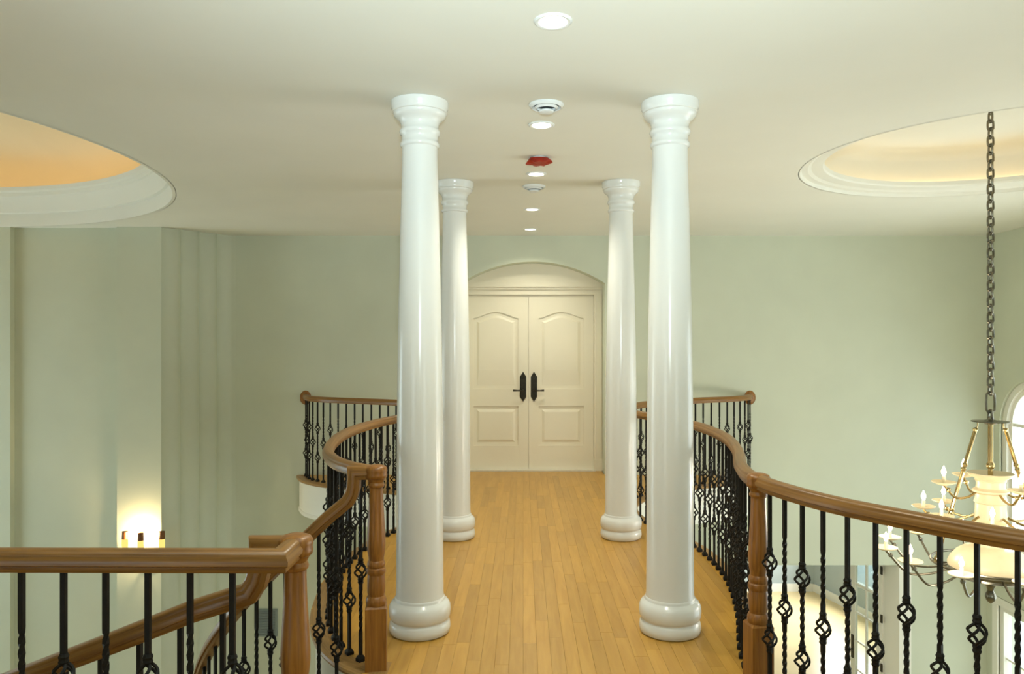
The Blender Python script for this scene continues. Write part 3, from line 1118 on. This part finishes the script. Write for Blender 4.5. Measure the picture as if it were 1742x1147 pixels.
def stair_rail(r, x_newel, y_newel, label):
    t = thing('stair_railing', label, 'railing')
    zc0 = 0.885
    # level stub out of the newel, mitred down, easing into the slope
    goose = [Vector((x_newel - .03, y_newel, RAIL_C)), Vector((x_newel - .118, y_newel, RAIL_C))]
    xv = x_newel - .118
    hp_ = [hel(r, ph, zc0 - KS * ph) for ph in [.04 + .05 * q for q in range(0, int((PHI_END - .04) / .05))]] if r < 2 else \
          [hel(r, ph, zc0 - KS * ph) for ph in [.035 + .03 * q for q in range(0, int((PHI_END - .035) / .03))]]
    drop = [Vector((xv, y_newel, RAIL_C - .035)), Vector((xv - .002, y_newel, RAIL_C - .075)), Vector((xv - .012, y_newel, RAIL_C - .115)), Vector((xv - .035, y_newel, RAIL_C - .155))]
    pts = goose + drop + hp_[1:]
    # sweep the stub and the descending part with explicit frames
    m = MB()
    frames = []
    n = len(pts)
    vs_, fs, uvs, d = [], [], [], 0
    mm = len(RAILP)
    for i, p in enumerate(pts):
        ta = (pts[i] - pts[i - 1]).normalized() if i else (pts[1] - pts[0]).normalized()
        tb = (pts[i + 1] - pts[i]).normalized() if i < n - 1 else ta
        mn = (ta + tb).normalized()
        h = Vector((mn.x, mn.y, 0))
        side = h.normalized().cross(Vector((0, 0, 1))) if h.length > .02 else Vector((0, 1, 0))
        up = side.cross(mn).normalized()
        sc = min(1.45, 1 / max(mn.dot(ta), .6))
        for a, z in RAILP:
            vs_.append(p + side * a + up * z * sc)
    for i in range(n - 1):
        ln = (pts[i + 1] - pts[i]).length
        for k in range(mm):
            k2 = (k + 1) % mm
            fs.append((i * mm + k, i * mm + k2, (i + 1) * mm + k2, (i + 1) * mm + k))
            uvs.append([(d, k * .012), (d, k * .012 + .012), (d + ln, k * .012 + .012), (d + ln, k * .012)])
        d += ln
    fs += [tuple(range(mm))[::-1], tuple((n - 1) * mm + k for k in range(mm))]
    uvs += [[(0, 0)] * mm, [(0, 0)] * mm]
    m.add(vs_, fs, uvs)
    m.build('handrail', OAK_UV, t, angle=0.9)
    return t, zc0


ri, zc0 = stair_rail(RI, NL[0], NL[1], 'curved inner stair handrail swooping down from the farther stair newel')
ro, zc0 = stair_rail(RI + WST, NN[0], NN[1], 'outer stair handrail sloping down behind the straight landing railing')
k = 0
for n_ in range(11):
    for frac in (.28, .78):
        ph = (n_ + frac) * DPHI
        if ph > PHI_END - .1:
            break
        foot = -(n_ + 1) * RISE
        for r, t in ((RI, ri),):
            p = hel(r, ph, 0)
            baluster(t, p.x, p.y, foot, zc0 - KS * ph - .036, 'double' if k % 2 == 0 else 'single', -ph)
        k += 1
    nb = 3
    for q in range(nb):
        ph = (n_ + (q + .5) / nb) * DPHI
        if ph > PHI_END - .1:
            break
        p = hel(RI + WST, ph, 0)
        baluster(ro, p.x, p.y, -(n_ + 1) * RISE, zc0 - KS * ph - .036, 'double' if (n_ * nb + q) % 2 == 0 else 'single', -ph)

# ------------------------------------------------------------------ recessed downlights
order = ['first recessed downlight from the camera, largest, at the top of the photo', 'second recessed downlight from the camera, beyond the nearer round diffuser',
         'third recessed downlight from the camera, beyond the red cover', 'fourth recessed downlight from the camera, beyond the farther round diffuser',
         'fifth and farthest recessed downlight, nearest the door arch']
ring = MB().lathe([(.0, .0), (.086, .0), (.086, -.004), (.078, -.009), (.066, -.007), (.062, -.002), (.0, -.002)], 40).mesh('trim_ring', WHITEP)
lens = MB().lathe([(0, -.0035), (.060, -.0035), (.061, -.0025), (0, -.0025)], 40).mesh('lens', LENS)
for i, (x, y) in enumerate([(.133, 3.40), (.12, 5.0), (.111, 6.43), (.095, 8.1), (.088, 9.49)]):
    t = thing('downlight', order[i], 'ceiling light', (x, y, CZ), 'recessed downlights over the bridge')
    link('trim_ring', ring, t)
    link('lens', lens, t)
    s = lamp('downlight_lamp', 'SPOT', (x, y, CZ - .03), 46, (1.0, .96, .80), .05)
    s.data.spot_size = math.radians(136)
    s.data.spot_blend = 0.8

# round ceiling diffusers
rim = MB().lathe([(.104, .0), (.106, -.004), (.098, -.016), (.090, -.022), (.086, -.020), (.083, -.001)], 48).mesh('rim', WHITEP)
throat = MB().lathe([(0, -.0005), (.084, -.0005), (.084, -.002), (0, -.002)], 48).mesh('throat', THROAT_SHADE)
cone = MB().lathe([(.070, -.016), (.072, -.018), (.062, -.030), (.060, -.029), (.070, -.016)], 48).mesh('louver_ring', WHITEP)
plate = MB().lathe([(0, -.034), (.040, -.034), (.046, -.040), (.044, -.048), (.03, -.054), (0, -.055)], 48).mesh('center_plate', WHITEP)
for i, (x, y, lab) in enumerate([(.139, 4.58, 'round white ceiling diffuser nearer the camera, before the second downlight'),
                                 (.098, 6.93, 'round white ceiling diffuser farther off, beyond the third downlight')]):
    t = thing('ceiling_diffuser', lab, 'diffuser', (x, y, CZ), 'round ceiling diffusers')
    for nm, me in (('rim', rim), ('throat', throat), ('louver_ring', cone), ('center_plate', plate)):
        link(nm, me, t)

# torn red cover on the ceiling
red = thing('red_cover', 'small torn red plastic cover hanging from the ceiling between two downlights', 'cover', (.122, 5.87, CZ))
MB().lathe([(0, 0), (.052, 0), (.054, -.006), (.05, -.012), (0, -.012)], 24).build('base_ring', WHITEP, red)
m = MB()
N = 28
rq = random.Random(5)
vs_ = []
for k in range(N):
    a = 2 * PI * k / N
    top = 1.0
    vs_.append((.075 * math.cos(a), .06 * math.sin(a), -.008))
for k in range(N):
    a = 2 * PI * k / N
    flare = .094 + (.012 if abs(math.cos(a)) > .8 else 0)
    drop = -.030 - .010 * rq.random() - (.014 if abs(math.cos(a)) < .45 else 0) - (.016 if math.cos(a) < -.9 else 0)
    vs_.append((flare * math.cos(a), .075 * math.sin(a), drop))
for k in range(N):
    a = 2 * PI * k / N
    vs_.append((.055 * math.cos(a), .045 * math.sin(a), -.048 - .008 * rq.random()))
vs_.append((0, 0, -.058))
fs = []
for k in range(N):
    k2 = (k + 1) % N
    fs += [(k, k2, N + k2, N + k), (N + k, N + k2, 2 * N + k2, 2 * N + k), (2 * N + k, 2 * N + k2, 3 * N)]
m.add(vs_, fs)
m.build('torn_cap', RED, red, angle=0.9)

# ------------------------------------------------------------------ chandelier
CHX, CHY = 3.70, 6.05
ch = thing('chandelier', 'tiered chandelier with candle bulbs and cream dishes hanging from a chain in the small dome', 'chandelier', (CHX, CHY, -.05))
TOPZ = CZ + .503
MB().lathe([(0, TOPZ), (.036, TOPZ), (.036, TOPZ - .012), (.015, TOPZ - .025), (.008, TOPZ - .05), (0, TOPZ - .05)], 24).build('ceiling_hook', NICKEL, ch)
chain = MB().tube([(.012 * math.cos(q * PI / 6), 0, TOPZ - .055 + .016 * math.sin(q * PI / 6)) for q in range(12)], .005, 6, closed=True).build('chain', NICKEL, ch)


def link_mesh(L, W, r):
    pts = []
    for q in range(16):
        a = 2 * PI * q / 16
        pts.append((W * math.cos(a), 0, (L - W) * (1 if math.sin(a) > 0 else -1) * (1 if abs(math.sin(a)) > .01 else 0) + W * math.sin(a)))
    return MB().tube(pts, r, 6, closed=True).mesh('chain_link', NICKEL)


lk = link_mesh(.042, .023, .0085)
z = TOPZ - .09
k = 0
while z > 1.36:
    link('chain_link', lk, chain, (0, 0, z), 0 if k % 2 else PI / 2)
    z -= .0635
    k += 1
big = link_mesh(.082, .034, .009)
link('chain_link', big, chain, (0, 0, z - .035), 0)
link('chain_link', lk, chain, (0, 0, z - .138), PI / 2)
PZ = z - .19
MB().lathe([(0, PZ + .045), (.02, PZ + .04), (.026, PZ + .02), (.05, PZ + .010), (.135, PZ + .006), (.138, PZ), (.05, PZ - .006), (.042, PZ - .016), (.02, PZ - .02), (0, PZ - .02)], 40).build('top_plate', NICKEL, ch)
cr = MB().tube([(0, 0, PZ - .01), (0, 0, .70)], .019, 16)
for zz in (.80,):
    cr.lathe([(0, zz - .03), (.022, zz - .026), (.03, zz - .012), (.03, zz + .012), (.022, zz + .026), (0, zz + .03)], 20)
cr.build('center_rod', BRASS, ch)
for a in (-.08, PI - .08):
    m = MB()
    p0 = Vector((.098 * math.cos(a), .098 * math.sin(a), PZ - .005))
    p1 = Vector((.42 * math.cos(a), .42 * math.sin(a), .02))
    m.tube([p0 + Vector((0, 0, 0)), p0 + Vector((0, 0, -.03)), p0.lerp(p1, .06)], .006, 6)
    m.tube([p0.lerp(p1, .05), p1], .0145, 10)
    for u in (.05, .30, .33, .62, .65, .97):
        c = p0.lerp(p1, u)
        m.lathe([(0, -.017), (.017, -.012), (.021, 0), (.017, .012), (0, .017)], 12, c)
    m.build('support_rod', BRASS, ch)
# stone body: dish, neck, urn, flared bowl
MB().lathe([(0, .712), (.05, .716), (.10, .728), (.152, .742), (.163, .742), (.166, .734), (.14, .712), (.11, .698), (.104, .690), (0, .690)], 48).build('top_dish', STONE, ch)
MB().lathe([(0, .695), (.108, .695), (.112, .683), (.103, .676), (.100, .655), (.103, .625), (.115, .612), (.128, .606), (.13, .592), (.112, .584), (.105, .578), (.105, .560),
            (.112, .53), (.118, .51), (.106, .50), (.110, .44), (.116, .36), (.122, .30), (.120, .285), (.13, .275), (.13, .262), (.10, .250), (.10, .20), (.11, .165), (0, .165)], 48).build('urn', STONE, ch)
MB().lathe([(0, .17), (.12, .165), (.19, .145), (.24, .11), (.285, .055), (.302, .015), (.302, -.005), (.29, -.012), (0, -.012)], 48).build('bowl', STONE, ch)
MB().lathe([(0, -.012), (.285, -.012), (.30, -.03), (.292, -.05), (.30, -.065), (.27, -.078), (.12, -.10), (.05, -.135), (.03, -.16), (.022, -.19), (.036, -.215), (.04, -.24), (.03, -.268), (.008, -.29), (0, -.295)], 40).build('finial', NICKEL, ch)
# hoop that ties the rods
MB().tube([(.42 * math.cos(2 * PI * q / 48), .42 * math.sin(2 * PI * q / 48), .02) for q in range(48)], .011, 8, closed=True).build('hoop', NICKEL, ch)
PAN = MB().lathe([(0, -.012), (.02, -.012), (.05, -.004), (.084, .010), (.090, .014), (.089, .019), (.05, .008), (.02, .004), (0, .004)], 32).mesh('drip_pan', STONE)
CAND = MB().lathe([(0, 0), (.013, 0), (.013, .055), (.009, .062), (0, .062)], 12).mesh('candle', WAX)
BLB = MB().lathe([(0, 0), (.007, .001), (.013, .012), (.0175, .026), (.017, .038), (.011, .056), (.005, .072), (0, .080)], 14).mesh('bulb', BULB)
for R, zc, n, off, hub, hz in ((.37, .655, 4, 0, .10, .60), (.47, .415, 8, 15, .115, .40), (.76, .085, 12, 15, .30, -.04)):
    for q in range(n):
        a = PI + math.radians(off + 360 / n * q)
        dx, dy = math.cos(a), math.sin(a)
        rad = [(hub, hz), (hub + (R - hub) * .3, hz - .05), (hub + (R - hub) * .65, hz - .055), (R - .03, zc - .045), (R, zc - .012)]
        pts = catmull([(dx * r, dy * r, z_) for r, z_ in rad], .03)
        arm = MB().tube(pts, .0095, 8)
        arm.lathe([(0, -.02), (.016, -.015), (.02, 0), (.016, .012), (0, .016)], 10, (dx * (R - .035), dy * (R - .035), zc - .045))
        arm = arm.build('candle_arm', BRASS if R < .7 else NICKEL, ch)
        link('drip_pan', PAN, arm, (dx * R, dy * R, zc))
        link('candle', CAND, arm, (dx * R, dy * R, zc + .003))
        link('bulb', BLB, arm, (dx * R, dy * R, zc + .064))
for q in range(4):
    a = PI / 4 + q * PI / 2
    lamp('chandelier_lamp', 'POINT', (CHX + .95 * math.cos(a), CHY + .95 * math.sin(a), .42), 17, (1.0, .88, .70), .12)

# ------------------------------------------------------------------ wall sconce on the pilaster
SC = (-4.565, STEP_Y, -.672)
sc = thing('wall_sconce', 'lit wall sconce with amber and brown shades just above the straight landing rail', 'sconce', SC)
MB().box(-.07, .07, -.02, 0, -.36, -.12).build('back_plate', BRONZE, sc, smooth=False)
for dx, dy in ((-.225, -.10), (.0, -.17), (.22, -.10)):
    a = MB().tube(catmull([(dx * .1, -.02, -.2), (dx * .5, dy * .7, -.27), (dx * .9, dy, -.22), (dx, dy, -.12)], .02), .009, 8).build('arm', BRONZE, sc)
    MB().lathe([(0, -.12), (.03, -.12), (.045, -.10), (.045, -.09), (0, -.09)], 20, (dx, dy, 0)).build('cup', BRONZE, a)
    MB().lathe([(.026, -.09), (.034, -.06), (.036, -.02), (.034, .045), (.033, .045), (.035, -.02), (.033, -.06), (.025, -.09)], 20, (dx, dy, 0)).build('shade', SHADEGLOW, a)
    MB().lathe([(.034, .045), (.0345, .05), (.032, .125), (.034, .135), (.031, .135), (.029, .05), (.034, .045)], 20, (dx, dy, 0)).build('shade_collar', BROWN, a)
lamp('sconce_lamp', 'POINT', (SC[0] - .03, SC[1] - .13, SC[2] + .06), 24, (1.0, .74, .40), .05)
